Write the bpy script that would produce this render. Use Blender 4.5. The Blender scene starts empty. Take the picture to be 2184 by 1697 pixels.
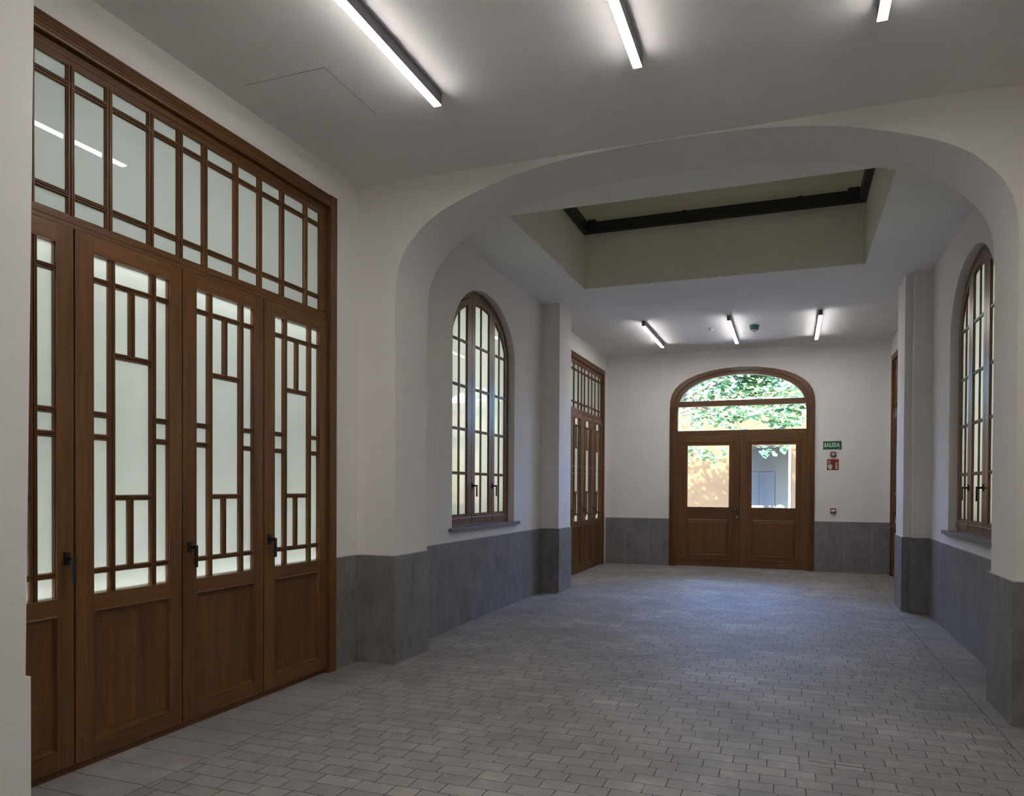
import bpy, bmesh, math, random
from mathutils import Vector, Matrix
import numpy as np

SC = bpy.context.scene
COL = SC.collection
random.seed(7)

# ---------------------------------------------------------------- camera
W, H = 2184, 1697
F_PX, YAW, PITCH, ROLL, CY = 1591.1058, 0.3564, -0.0114, 0.0052, 1058.7709
cd = bpy.data.cameras.new('camera')
cam = bpy.data.objects.new('camera', cd)
COL.objects.link(cam)
cd.sensor_fit = 'HORIZONTAL'
cd.sensor_width = 36.0
cd.lens = F_PX * 36.0 / W
cd.shift_y = (CY - H / 2) / W
cd.clip_start, cd.clip_end = 0.05, 300
d_ = Vector((-math.sin(YAW) * math.cos(PITCH), math.cos(YAW) * math.cos(PITCH), math.sin(PITCH)))
r_ = Vector((math.cos(YAW), math.sin(YAW), 0))
u_ = r_.cross(d_)
r2 = r_ * math.cos(ROLL) + u_ * math.sin(ROLL)
u2 = -r_ * math.sin(ROLL) + u_ * math.cos(ROLL)
M = Matrix((r2, u2, -d_)).transposed().to_4x4()
M.translation = Vector((0, 0, 1.5))
cam.matrix_world = M
SC.camera = cam

# ---------------------------------------------------------------- sky, sun, exposure
SC.view_settings.view_transform = 'Standard'
SC.view_settings.look = 'None'
SC.view_settings.exposure = 0.78
SC.view_settings.gamma = 1.0
SC.view_settings.use_curve_mapping = False
wd = bpy.data.worlds.new('sky')
SC.world = wd
wd.use_nodes = True
nt = wd.node_tree
nt.nodes.clear()
sky = nt.nodes.new('ShaderNodeTexSky')
sky.sky_type = 'NISHITA'
sky.sun_disc = False
sky.sun_elevation = math.radians(52)
sky.sun_rotation = math.radians(200)
bg = nt.nodes.new('ShaderNodeBackground')
bg.inputs['Strength'].default_value = 7.0
wo = nt.nodes.new('ShaderNodeOutputWorld')
sky.ozone_density = 4.0
tint = nt.nodes.new('ShaderNodeMix')
tint.data_type = 'RGBA'
tint.blend_type = 'MULTIPLY'
tint.inputs['Factor'].default_value = 1.0
tint.inputs['B'].default_value = (0.80, 0.95, 1.25, 1)
nt.links.new(sky.outputs[0], tint.inputs['A'])
nt.links.new(tint.outputs['Result'], bg.inputs[0])
nt.links.new(bg.outputs[0], wo.inputs[0])
sl = bpy.data.lights.new('sun', 'SUN')
sl.energy = 42.0
sl.angle = math.radians(0.6)
sl.color = (1.0, 0.93, 0.82)
so = bpy.data.objects.new('sun', sl)
COL.objects.link(so)
so.rotation_euler = Vector((0.10, 0.75, -0.66)).to_track_quat('-Z', 'Y').to_euler()
so.location = (-6, -8, 14)
SC.cycles.use_denoising = True
SC.cycles.max_bounces = 10
SC.cycles.diffuse_bounces = 6
SC.cycles.transparent_max_bounces = 12
SC.cycles.sample_clamp_indirect = 6.0
SC.cycles.caustics_reflective = False
SC.cycles.caustics_refractive = False
LAMP = 34.0            # brightness of the strip lamps' diffusers

# ---------------------------------------------------------------- plan (metres; camera at 0,0)
XA, XJL, XBL, XPL, XC = -3.486, -3.126, -3.365, -3.10, -3.486
XR, XJR, XBR = 1.667, 1.346, 1.592
YF, YB, YP, YQ, YE = 5.5545, 6.156, 10.244, 10.854, 14.764
ZA, ZB = 4.071, 4.15
WZ = 0.92

# ---------------------------------------------------------------- materials
def new_mat(name):
    m = bpy.data.materials.new(name)
    m.use_nodes = True
    n = m.node_tree
    n.nodes.clear()
    out = n.nodes.new('ShaderNodeOutputMaterial')
    return m, n, out

def N(n, t, **kw):
    x = n.nodes.new(t)
    for k, v in kw.items():
        if k.startswith('i_'):
            x.inputs[k[2:].replace('_', ' ')].default_value = v
        else:
            setattr(x, k, v)
    return x

def principled(n, out, col, rough, spec=0.5, metal=0.0):
    p = n.nodes.new('ShaderNodeBsdfPrincipled')
    p.inputs['Base Color'].default_value = (*col, 1)
    p.inputs['Roughness'].default_value = rough
    p.inputs['Specular IOR Level'].default_value = spec
    p.inputs['Metallic'].default_value = metal
    n.links.new(p.outputs[0], out.inputs[0])
    return p

def ramp(n, src, stops):
    r = n.nodes.new('ShaderNodeValToRGB')
    e = r.color_ramp.elements
    while len(e) < len(stops):
        e.new(0.5)
    for el, (p, c) in zip(e, stops):
        el.position = p
        el.color = (*c, 1) if len(c) == 3 else c
    n.links.new(src, r.inputs[0])
    return r

def noise(n, vec, scale, detail=4.0, rough=0.55):
    t = n.nodes.new('ShaderNodeTexNoise')
    t.inputs['Scale'].default_value = scale
    t.inputs['Detail'].default_value = detail
    t.inputs['Roughness'].default_value = rough
    if vec is not None:
        n.links.new(vec, t.inputs['Vector'])
    return t

def bump(n, p, src, strength, dist):
    b = n.nodes.new('ShaderNodeBump')
    b.inputs['Strength'].default_value = strength
    b.inputs['Distance'].default_value = dist
    n.links.new(src, b.inputs['Height'])
    n.links.new(b.outputs[0], p.inputs['Normal'])
    return b

def coords(n, scale=(1, 1, 1)):
    g = n.nodes.new('ShaderNodeNewGeometry')
    mp = n.nodes.new('ShaderNodeMapping')
    mp.inputs['Scale'].default_value = scale
    n.links.new(g.outputs['Position'], mp.inputs['Vector'])
    return mp.outputs[0]

def plaster(name, col, rough_scale=60, bump_s=0.08):
    m, n, out = new_mat(name)
    p = principled(n, out, col, 0.85, 0.25)
    v = coords(n)
    big = noise(n, v, 1.3, 3)
    r = ramp(n, big.outputs[0], [(0.3, tuple(c * 0.965 for c in col)), (0.7, tuple(min(1, c * 1.02) for c in col))])
    n.links.new(r.outputs[0], p.inputs['Base Color'])
    fine = noise(n, v, rough_scale, 5, 0.6)
    bump(n, p, fine.outputs[0], bump_s, 0.004)
    return m

def wood(name, scale, dark=(0.062, 0.025, 0.006), light=(0.175, 0.074, 0.019), rough=0.36):
    m, n, out = new_mat(name)
    p = principled(n, out, light, rough, 0.45)
    v = coords(n, scale)
    g1 = noise(n, v, 1.0, 6, 0.62)
    v2 = coords(n, tuple(s * 0.16 for s in scale))
    g2 = noise(n, v2, 1.0, 3, 0.5)
    mx = N(n, 'ShaderNodeMath', operation='MULTIPLY_ADD')
    mx.inputs[1].default_value = 0.55
    n.links.new(g1.outputs[0], mx.inputs[0])
    ml = N(n, 'ShaderNodeMath', operation='MULTIPLY')
    ml.inputs[1].default_value = 0.45
    n.links.new(g2.outputs[0], ml.inputs[0])
    n.links.new(ml.outputs[0], mx.inputs[2])
    r = ramp(n, mx.outputs[0], [(0.34, dark), (0.52, tuple((a + b) / 2 for a, b in zip(dark, light))), (0.68, light)])
    n.links.new(r.outputs[0], p.inputs['Base Color'])
    bump(n, p, g1.outputs[0], 0.12, 0.002)
    return m

def flat(name, col, rough=0.5, spec=0.5, metal=0.0, nscale=0.0):
    m, n, out = new_mat(name)
    p = principled(n, out, col, rough, spec, metal)
    t = noise(n, coords(n), nscale or 25, 3)
    r = ramp(n, t.outputs[0], [(0.3, tuple(c * 0.92 for c in col)), (0.7, tuple(min(1, c * 1.06) for c in col))])
    n.links.new(r.outputs[0], p.inputs['Base Color'])
    return m

M_PLASTER = plaster('white wall plaster', (0.76, 0.735, 0.712))
M_PLASTER_ROUGH = plaster('coarse white plaster', (0.74, 0.72, 0.70), 130, 0.55)
M_CEIL = plaster('white ceiling plaster', (0.83, 0.815, 0.80), 40, 0.03)
M_SHAFT = plaster('light shaft plaster', (0.70, 0.69, 0.62), 40, 0.03)
WV = wood('brown wood upright grain', (46, 46, 2.2))
WY = wood('brown wood long grain', (46, 2.2, 46))
WX = wood('brown wood cross grain', (2.2, 46, 46))
M_BLACK = flat('black painted metal', (0.012, 0.012, 0.013), 0.4)
M_STEEL = flat('dark steel', (0.010, 0.011, 0.016), 0.45, 0.5)
M_HOUSING = flat('dark grey lamp housing', (0.10, 0.095, 0.105), 0.4, 0.5)
M_GROUT = flat('pale grout', (0.55, 0.53, 0.50), 0.9)
M_DARKGAP = flat('dark joint', (0.03, 0.028, 0.026), 0.9)
M_GREEN = flat('green sign board', (0.004, 0.095, 0.030), 0.45)
M_PALE = flat('pale photoluminescent green', (0.42, 0.62, 0.50), 0.5)
M_RED = flat('red sign board', (0.22, 0.006, 0.010), 0.45)
M_REDP = flat('red plastic', (0.13, 0.008, 0.020), 0.35)
M_WHITEP = flat('white plastic', (0.72, 0.70, 0.70), 0.4)
M_GREENP = flat('green plastic', (0.006, 0.11, 0.055), 0.4)
M_LENS = flat('clear lens plastic', (0.50, 0.42, 0.46), 0.15)
M_BRASS = flat('metal lock cylinder', (0.55, 0.50, 0.46), 0.3, 0.5, 1.0)
M_YELLOW = flat('yellow plastic', (0.085, 0.075, 0.006), 0.4)

def slate_mat():
    m, n, out = new_mat('dark grey slate tile')
    p = principled(n, out, (0.07, 0.07, 0.075), 0.5, 0.45)
    v = coords(n, (2.2, 2.2, 1.3))
    a = noise(n, v, 1.5, 10, 0.66)
    a.inputs['Distortion'].default_value = 1.1
    v2 = coords(n, (7, 7, 3.2))
    b = noise(n, v2, 1.0, 8, 0.75)
    b.inputs['Distortion'].default_value = 2.2
    mx = N(n, 'ShaderNodeMath', operation='MULTIPLY_ADD')
    mx.inputs[1].default_value = 0.55
    n.links.new(a.outputs[0], mx.inputs[0])
    ml = N(n, 'ShaderNodeMath', operation='MULTIPLY')
    ml.inputs[1].default_value = 0.45
    n.links.new(b.outputs[0], ml.inputs[0])
    n.links.new(ml.outputs[0], mx.inputs[2])
    r = ramp(n, mx.outputs[0], [(0.33, (0.115, 0.111, 0.112)), (0.48, (0.180, 0.174, 0.175)), (0.60, (0.225, 0.218, 0.218)), (0.72, (0.315, 0.305, 0.300))])
    n.links.new(r.outputs[0], p.inputs['Base Color'])
    bump(n, p, a.outputs[0], 0.18, 0.004)
    return m
M_SLATE = slate_mat()

def sill_mat():
    m, n, out = new_mat('grey stone sill')
    p = principled(n, out, (0.15, 0.14, 0.14), 0.55, 0.4)
    a = noise(n, coords(n), 60, 5, 0.7)
    r = ramp(n, a.outputs[0], [(0.3, (0.10, 0.095, 0.093)), (0.7, (0.22, 0.21, 0.205))])
    n.links.new(r.outputs[0], p.inputs['Base Color'])
    return m
M_SILL = sill_mat()

def frosted(name, tint, trans, through=0.5):
    """milky glass: a glossy face over a body that lets diffuse light through"""
    m, n, out = new_mat(name)
    tr = N(n, 'ShaderNodeBsdfTranslucent')
    tr.inputs[0].default_value = (*trans, 1)
    df = N(n, 'ShaderNodeBsdfDiffuse')
    df.inputs[0].default_value = (*tint, 1)
    mx = N(n, 'ShaderNodeMixShader')
    mx.inputs[0].default_value = through
    n.links.new(df.outputs[0], mx.inputs[1])
    n.links.new(tr.outputs[0], mx.inputs[2])
    gl = N(n, 'ShaderNodeBsdfGlossy')
    gl.inputs['Roughness'].default_value = 0.015
    fr = N(n, 'ShaderNodeFresnel')
    fr.inputs[0].default_value = 1.5
    m2 = N(n, 'ShaderNodeMixShader')
    n.links.new(fr.outputs[0], m2.inputs[0])
    n.links.new(mx.outputs[0], m2.inputs[1])
    n.links.new(gl.outputs[0], m2.inputs[2])
    n.links.new(m2.outputs[0], out.inputs[0])
    return m
M_FROST = frosted('milky glass', (0.62, 0.68, 0.65), (0.86, 0.91, 0.88), 0.6)
M_FROSTW = frosted('milky window glass', (0.62, 0.66, 0.62), (0.90, 0.93, 0.88), 0.6)
M_SHAFTFILTER = frosted('warm shaft light filter', (0.5, 0.47, 0.34), (0.17, 0.135, 0.08), 0.6)  # tint dims and warms the daylight falling into the shaft

def clear_glass():
    m, n, out = new_mat('clear glass')
    t = N(n, 'ShaderNodeBsdfTransparent')
    t.inputs[0].default_value = (0.95, 0.97, 0.96, 1)
    g = N(n, 'ShaderNodeBsdfGlossy')
    g.inputs['Roughness'].default_value = 0.01
    fr = N(n, 'ShaderNodeFresnel')
    fr.inputs[0].default_value = 1.5
    mx = N(n, 'ShaderNodeMixShader')
    n.links.new(fr.outputs[0], mx.inputs[0])
    n.links.new(t.outputs[0], mx.inputs[1])
    n.links.new(g.outputs[0], mx.inputs[2])
    n.links.new(mx.outputs[0], out.inputs[0])
    return m
M_CLEAR = clear_glass()

def emit(name, col, s):
    m, n, out = new_mat(name)
    e = N(n, 'ShaderNodeEmission')
    e.inputs[0].default_value = (*col, 1)
    e.inputs[1].default_value = s
    n.links.new(e.outputs[0], out.inputs[0])
    return m
M_LAMP = emit('lit lamp diffuser', (1.0, 0.955, 0.93), LAMP)
M_LAMP_FAR = emit('lit far lamp diffuser', (1.0, 0.96, 0.945), LAMP * 1.18)

def math_node(n, op, a, b=None, c=None):
    x = N(n, 'ShaderNodeMath', operation=op)
    for i, v in enumerate((a, b, c)):
        if v is None:
            continue
        if isinstance(v, (int, float)):
            x.inputs[i].default_value = v
        else:
            n.links.new(v, x.inputs[i])
    return x.outputs[0]

def floor_mat():
    m, n, out = new_mat('grey concrete pavers')
    p = principled(n, out, (0.2, 0.18, 0.17), 0.62, 0.4)
    g = N(n, 'ShaderNodeNewGeometry')
    s = N(n, 'ShaderNodeSeparateXYZ')
    # a slow wobble so that the courses are not ruler straight
    wob = noise(n, g.outputs['Position'], 1.7, 2)
    wb = math_node(n, 'MULTIPLY_ADD', wob.outputs[0], 0.03, -0.015)
    n.links.new(g.outputs['Position'], s.inputs[0])
    X = s.outputs[0]
    Y = math_node(n, 'ADD', s.outputs[1], wb)
    # middle: courses of random-length pavers
    yr = math_node(n, 'DIVIDE', Y, 0.118)
    row = math_node(n, 'FLOOR', yr)
    fy = math_node(n, 'FRACT', yr)
    dy = math_node(n, 'MULTIPLY', math_node(n, 'MINIMUM', fy, math_node(n, 'SUBTRACT', 1.0, fy)), 0.118)
    wv = math_node(n, 'MULTIPLY_ADD', row, 37.37, math_node(n, 'DIVIDE', X, 0.185))
    vo = N(n, 'ShaderNodeTexVoronoi', voronoi_dimensions='1D', feature='DISTANCE_TO_EDGE')
    vo.inputs['Scale'].default_value = 1.0
    vo.inputs['Randomness'].default_value = 0.55
    n.links.new(wv, vo.inputs['W'])
    vc = N(n, 'ShaderNodeTexVoronoi', voronoi_dimensions='1D', feature='F1')
    vc.inputs['Scale'].default_value = 1.0
    vc.inputs['Randomness'].default_value = 0.55
    n.links.new(wv, vc.inputs['W'])
    dx = math_node(n, 'MULTIPLY', vo.outputs['Distance'], 0.185)
    dmid = math_node(n, 'MINIMUM', dy, dx)
    # borders: long slabs laid across
    yb = math_node(n, 'DIVIDE', math_node(n, 'ADD', s.outputs[1], 0.02), 0.205)
    fb = math_node(n, 'FRACT', yb)
    dborder = math_node(n, 'MULTIPLY', math_node(n, 'MINIMUM', fb, math_node(n, 'SUBTRACT', 1.0, fb)), 0.205)
    wn = N(n, 'ShaderNodeTexWhiteNoise', noise_dimensions='1D')
    n.links.new(math_node(n, 'FLOOR', yb), wn.inputs['W'])
    cx = math_node(n, 'ABSOLUTE', math_node(n, 'ADD', X, 0.885))   # middle of the passage at x = -0.885
    isb = math_node(n, 'GREATER_THAN', cx, 2.125)
    dk = math_node(n, 'ABSOLUTE', math_node(n, 'SUBTRACT', cx, 2.125))
    d0 = math_node(n, 'ADD', math_node(n, 'MULTIPLY', dmid, math_node(n, 'SUBTRACT', 1.0, isb)), math_node(n, 'MULTIPLY', dborder, isb))
    d = math_node(n, 'MINIMUM', d0, dk)
    sep = N(n, 'ShaderNodeSeparateColor')
    n.links.new(vc.outputs['Color'], sep.inputs[0])
    tone = math_node(n, 'ADD', math_node(n, 'MULTIPLY', sep.outputs[0], math_node(n, 'SUBTRACT', 1.0, isb)),
                     math_node(n, 'MULTIPLY', math_node(n, 'MULTIPLY_ADD', wn.outputs[0], 0.35, 0.55), isb))
    stain = noise(n, g.outputs['Position'], 1.1, 6, 0.62)
    fine = noise(n, g.outputs['Position'], 55, 5, 0.65)
    dust = noise(n, g.outputs['Position'], 6.0, 5, 0.6)
    t = math_node(n, 'ADD', math_node(n, 'MULTIPLY_ADD', tone, 0.085, 0.04), math_node(n, 'MULTIPLY', stain.outputs[0], 0.57))
    t = math_node(n, 'MULTIPLY_ADD', fine.outputs[0], 0.17, t)
    t = math_node(n, 'MULTIPLY_ADD', dust.outputs[0], 0.22, t)
    r = ramp(n, t, [(0.38, (0.165, 0.158, 0.150)), (0.50, (0.225, 0.209, 0.201)), (0.60, (0.285, 0.262, 0.252)), (0.72, (0.400, 0.374, 0.355))])
    # joints: dark in the middle field, some filled with pale dust
    jn = noise(n, g.outputs['Position'], 9, 2)
    jc = ramp(n, jn.outputs[0], [(0.42, (0.030, 0.026, 0.023)), (0.58, (0.075, 0.068, 0.062)), (0.68, (0.30, 0.28, 0.26))])
    jw = math_node(n, 'MULTIPLY_ADD', jn.outputs[0], 0.0030, 0.0012)
    k = math_node(n, 'LESS_THAN', d, jw)
    mx = N(n, 'ShaderNodeMix', data_type='RGBA')
    n.links.new(k, mx.inputs['Factor'])
    n.links.new(r.outputs[0], mx.inputs['A'])
    n.links.new(jc.outputs[0], mx.inputs['B'])
    n.links.new(mx.outputs['Result'], p.inputs['Base Color'])
    hgt = math_node(n, 'MULTIPLY', math_node(n, 'MINIMUM', d, 0.005), 200.0)
    hgt = math_node(n, 'MULTIPLY_ADD', fine.outputs[0], 0.25, hgt)
    bump(n, p, hgt, 0.4, 0.003)
    return m
M_FLOOR = floor_mat()

# ---------------------------------------------------------------- mesh helpers
def tag(o, label=None, cat=None, group=None, kind=None):
    if label: o['label'] = label
    if cat: o['category'] = cat
    if group: o['group'] = group
    if kind: o['kind'] = kind
    return o

class MB:
    """collects solids in local (s, d, z); MAP turns them into world coordinates"""
    def __init__(self, mp=None):
        self.bm = bmesh.new()
        self.map = mp or (lambda s, d, z: (s, d, z))
        self.mi = 0
    def v(self, p):
        return self.bm.verts.new(self.map(*p))
    def face(self, vs):
        try:
            f = self.bm.faces.new(vs)
            f.material_index = self.mi
            return f
        except ValueError:
            return None
    def box(self, s0, s1, d0, d1, z0, z1, bev=0.0, mi=None):
        if mi is not None: self.mi = mi
        vs = [self.v(p) for p in ((s0, d0, z0), (s1, d0, z0), (s1, d1, z0), (s0, d1, z0),
                                  (s0, d0, z1), (s1, d0, z1), (s1, d1, z1), (s0, d1, z1))]
        fs = [self.face([vs[i] for i in q]) for q in ((0, 3, 2, 1), (4, 5, 6, 7), (0, 1, 5, 4), (1, 2, 6, 5), (2, 3, 7, 6), (3, 0, 4, 7))]
        if bev:
            es = list({e for f in fs if f for e in f.edges})
            r = bmesh.ops.bevel(self.bm, geom=es, offset=bev, segments=2, profile=0.6, affect='EDGES')
            for f in r['faces']: f.material_index = self.mi
        return vs
    def prism(self, poly, axis, a0, a1, mi=None):
        """poly: 2-D outline in the two axes other than AXIS ('s','d','z'), swept from a0 to a1"""
        if mi is not None: self.mi = mi
        def P(p, a):
            return (a, p[0], p[1]) if axis == 's' else (p[0], a, p[1]) if axis == 'd' else (p[0], p[1], a)
        A = [self.v(P(p, a0)) for p in poly]
        B = [self.v(P(p, a1)) for p in poly]
        k = len(poly)
        for i in range(k):
            j = (i + 1) % k
            self.face([A[i], A[j], B[j], B[i]])
        self.face(A[::-1]); self.face(B)
    def strip(self, ss, lo, hi, d0, d1, mi=None):
        """a solid between two curves lo(s), hi(s), from depth d0 to d1"""
        if mi is not None: self.mi = mi
        prev = None
        first = last = None
        for s in ss:
            a, b = lo(s), hi(s)
            if b - a < 1e-4: b = a + 1e-4
            c = [self.v(p) for p in ((s, d0, a), (s, d1, a), (s, d1, b), (s, d0, b))]
            if prev:
                for i in range(4):
                    j = (i + 1) % 4
                    self.face([prev[i], prev[j], c[j], c[i]])
            else:
                first = c
            prev = c
        self.face(first[::-1]); self.face(prev)
    def build(self, name, mats, parent=None, origin=None, smooth=False):
        if not isinstance(mats, (list, tuple)): mats = [mats]
        bmesh.ops.remove_doubles(self.bm, verts=[v for v in self.bm.verts if not v.link_faces], dist=1e-6)
        bmesh.ops.recalc_face_normals(self.bm, faces=self.bm.faces)
        o0 = Vector(origin) if origin is not None else Vector((0, 0, 0))
        if parent is not None and origin is None:
            q = parent
            while q is not None:
                o0 = o0 + q.location
                q = q.parent
        bmesh.ops.translate(self.bm, verts=self.bm.verts, vec=-o0)
        me = bpy.data.meshes.new(name)
        self.bm.to_mesh(me); self.bm.free()
        for m in mats: me.materials.append(m)
        if smooth:
            for p in me.polygons: p.use_smooth = True
        o = bpy.data.objects.new(name, me)
        COL.objects.link(o)
        if parent is not None:
            o.parent = parent
        else:
            o.location = o0
        return o

def empty(name, loc, label=None, cat=None, group=None, kind=None, parent=None):
    o = bpy.data.objects.new(name, None)
    COL.objects.link(o)
    o.empty_display_size = 0.2
    if parent is not None:
        o.parent = parent
        w = Vector((0, 0, 0)); q = parent
        while q is not None:
            w += q.location; q = q.parent
        o.location = Vector(loc) - w
    else:
        o.location = loc
    return tag(o, label, cat, group, kind)

def frange(a, b, n):
    return [a + (b - a) * i / n for i in range(n + 1)]

def ell(c, a, zs, b, p=2.0):
    def f(s):
        t = min(1.0, abs(s - c) / a)
        return zs + b * max(0.0, 1 - t ** p) ** (1 / p)
    return f

def cosr(c, a, n):
    return [c - a * math.cos(math.pi * i / n) for i in range(n + 1)]

LEFT = lambda x0: (lambda s, d, z: (x0 + d, s, z))
RIGHT = lambda x0: (lambda s, d, z: (x0 - d, s, z))
ENDW = lambda y0: (lambda s, d, z: (s, y0 - d, z))

# ================================================================= STRUCTURE
# floor
b = MB(); b.box(-3.95, 2.15, -4.2, YE + 0.05, -0.12, 0.0)
tag(b.build('floor', M_FLOOR), 'grey block paved floor with smooth slab borders along both walls', 'floor', kind='structure')

fl = bpy.data.objects['floor']
M_SCUFF = flat('dark scuff', (0.045, 0.040, 0.037), 0.8)
for P in ([(0.076, 4.444, .001), (0.171, 4.431, .004), (0.288, 4.423, .005), (0.396, 4.421, .005), (0.450, 4.409, .001)], [(0.108, 4.432, .001), (0.164, 4.408, .004), (0.223, 4.393, .001)], [(0.127, 4.897, .001), (0.165, 4.799, .005), (0.202, 4.780, .006), (0.252, 4.703, .001)]):
    b = MB()
    up = [b.bm.verts.new((x, y + w, 0.0006)) for x, y, w in P]
    dn = [b.bm.verts.new((x, y - w, 0.0006)) for x, y, w in P]
    for k in range(len(P) - 1): b.face([dn[k], dn[k + 1], up[k + 1], up[k]])
    b.build('scuff_mark', M_SCUFF, fl)

# ceilings
b = MB(); b.box(-3.9, 2.1, -4.2, YF + 0.06, ZA, ZA + 0.5)
tag(b.build('ceiling', M_CEIL), 'plain white ceiling over the front bay, with a hairline hatch', 'ceiling', kind='structure')
SX0, SX1, SY0, SY1 = -2.5907, 0.8073, 6.822, 9.659
b = MB()
b.box(-3.9, SX0, YB - 0.05, YE + 0.3, ZB, ZB + 0.3)
b.box(SX1, 2.1, YB - 0.05, YE + 0.3, ZB, ZB + 0.3)
b.box(SX0, SX1, YB - 0.05, SY0, ZB, ZB + 0.3)
b.box(SX0, SX1, SY1, YE + 0.3, ZB, ZB + 0.3)
tag(b.build('ceiling', M_CEIL), 'white ceiling beyond the arch, cut by a rectangular light shaft', 'ceiling', kind='structure')
# light shaft
b = MB()
ZT = 6.6
b.box(SX0 - 0.25, SX0, SY0 - 0.25, SY1 + 0.25, ZB + 0.3, ZT)
b.box(SX1, SX1 + 0.25, SY0 - 0.25, SY1 + 0.25, ZB + 0.3, ZT)
b.box(SX0, SX1, SY0 - 0.25, SY0, ZB + 0.3, ZT)
b.box(SX0, SX1, SY1, SY1 + 0.25, ZB + 0.3, ZT)
b.box(SX0 - 0.0, SX0 + 0.004, SY0, SY1, ZB + 0.001, ZB + 0.3)
b.box(SX1 - 0.004, SX1, SY0, SY1, ZB + 0.001, ZB + 0.3)
b.box(SX0 + 0.004, SX1 - 0.004, SY1 - 0.004, SY1, ZB + 0.001, ZB + 0.3)
tag(b.build('wall_shaft', M_SHAFT), 'cream plaster sides of the light shaft rising above the ceiling', 'wall', kind='structure')
b = MB(); b.box(SX0 - 0.3, SX1 + 0.3, SY0 - 0.3, SY1 + 0.3, ZT, ZT + 0.02)
tag(b.build('shaft_filter', M_SHAFTFILTER), 'unseen tinted sheet added over the light shaft to soften and warm its daylight', 'light filter', kind='structure')  # added cover out of view, keeps direct sun off the shaft walls

# the arch between the front bay and the lit bay
AC, AH = -0.89, 2.236
_ad = [0, .4, .775, 1.16, 1.45, 1.70, 1.815, 1.965, 2.06, 2.142, 2.206, 2.228, 2.236]
_az = [4.062, 4.055, 4.033, 3.978, 3.902, 3.815, 3.765, 3.675, 3.585, 3.485, 3.345, 3.22, 3.05]
def arch_z(s):
    t = min(AH, abs(s - AC))
    # smooth through the measured points
    return float(np.interp(t, _fd, _fz))
def _smooth():
    # Catmull-Rom through the points, sampled finely
    P = [(-_ad[1], _az[1])] + list(zip(_ad, _az)) + [(2.236, 2.8)]
    out = []
    for i in range(1, len(P) - 2):
        p0, p1, p2, p3 = P[i - 1], P[i], P[i + 1], P[i + 2]
        for k in range(12):
            t = k / 12
            q = [0.5 * ((2 * p1[c]) + (-p0[c] + p2[c]) * t + (2 * p0[c] - 5 * p1[c] + 4 * p2[c] - p3[c]) * t * t + (-p0[c] + 3 * p1[c] - 3 * p2[c] + p3[c]) * t ** 3) for c in (0, 1)]
            out.append(tuple(q))
    out.append((2.236, 3.05))
    return out
_f = _smooth()
_fd, _fz = [p[0] for p in _f], [p[1] for p in _f]
for i in range(1, len(_fd)):
    _fd[i] = max(_fd[i], _fd[i - 1] + 1e-6)
b = MB()
prof = [(AC + d, z) for d, z in _f]
pts = [(AC - d, z) for d, z in _f[::-1]] + prof[1:]
pts = [(XJL, 0.0)] + pts + [(XJR, 0.0)]
TOPZ = ZB + 0.12
F0 = [b.bm.verts.new((x, YF, z)) for x, z in pts]
F1 = [b.bm.verts.new((x, YB, z)) for x, z in pts]
T0 = [b.bm.verts.new((x, YF, TOPZ)) for x, z in pts]
T1 = [b.bm.verts.new((x, YB, TOPZ)) for x, z in pts]
for i in range(len(pts) - 1):
    if 0 < i < len(pts) - 2:
        b.face([F0[i], F0[i + 1], T0[i + 1], T0[i]])
        b.face([F1[i], F1[i + 1], T1[i + 1], T1[i]])
# the two piers' faces
for sgn, xj, xo in ((0, XJL, -3.9), (1, XJR, 2.1)):
    for Y in (YF, YB):
        vs = [b.bm.verts.new(p) for p in ((xj, Y, 0), (xo, Y, 0), (xo, Y, TOPZ), (xj, Y, TOPZ))]
        b.face(vs)
S0 = [b.bm.verts.new((x, YF, z)) for x, z in pts[:1] + [(XJL, 2.9)] + pts[1:-1] + [(XJR, 2.9)] + pts[-1:]]
S1 = [b.bm.verts.new((v.co.x, YB, v.co.z)) for v in S0]
for i in range(len(S0) - 1):
    f = b.face([S0[i], S0[i + 1], S1[i + 1], S1[i]])             # soffit and jambs
    f.material_index = 1
o = b.build('wall_arch', [M_PLASTER, M_PLASTER])
for p in o.data.polygons:
    if p.material_index == 1: p.use_smooth = True
tag(o, 'white plastered arch wall spanning the passage on two broad piers', 'wall', kind='structure')

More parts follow.
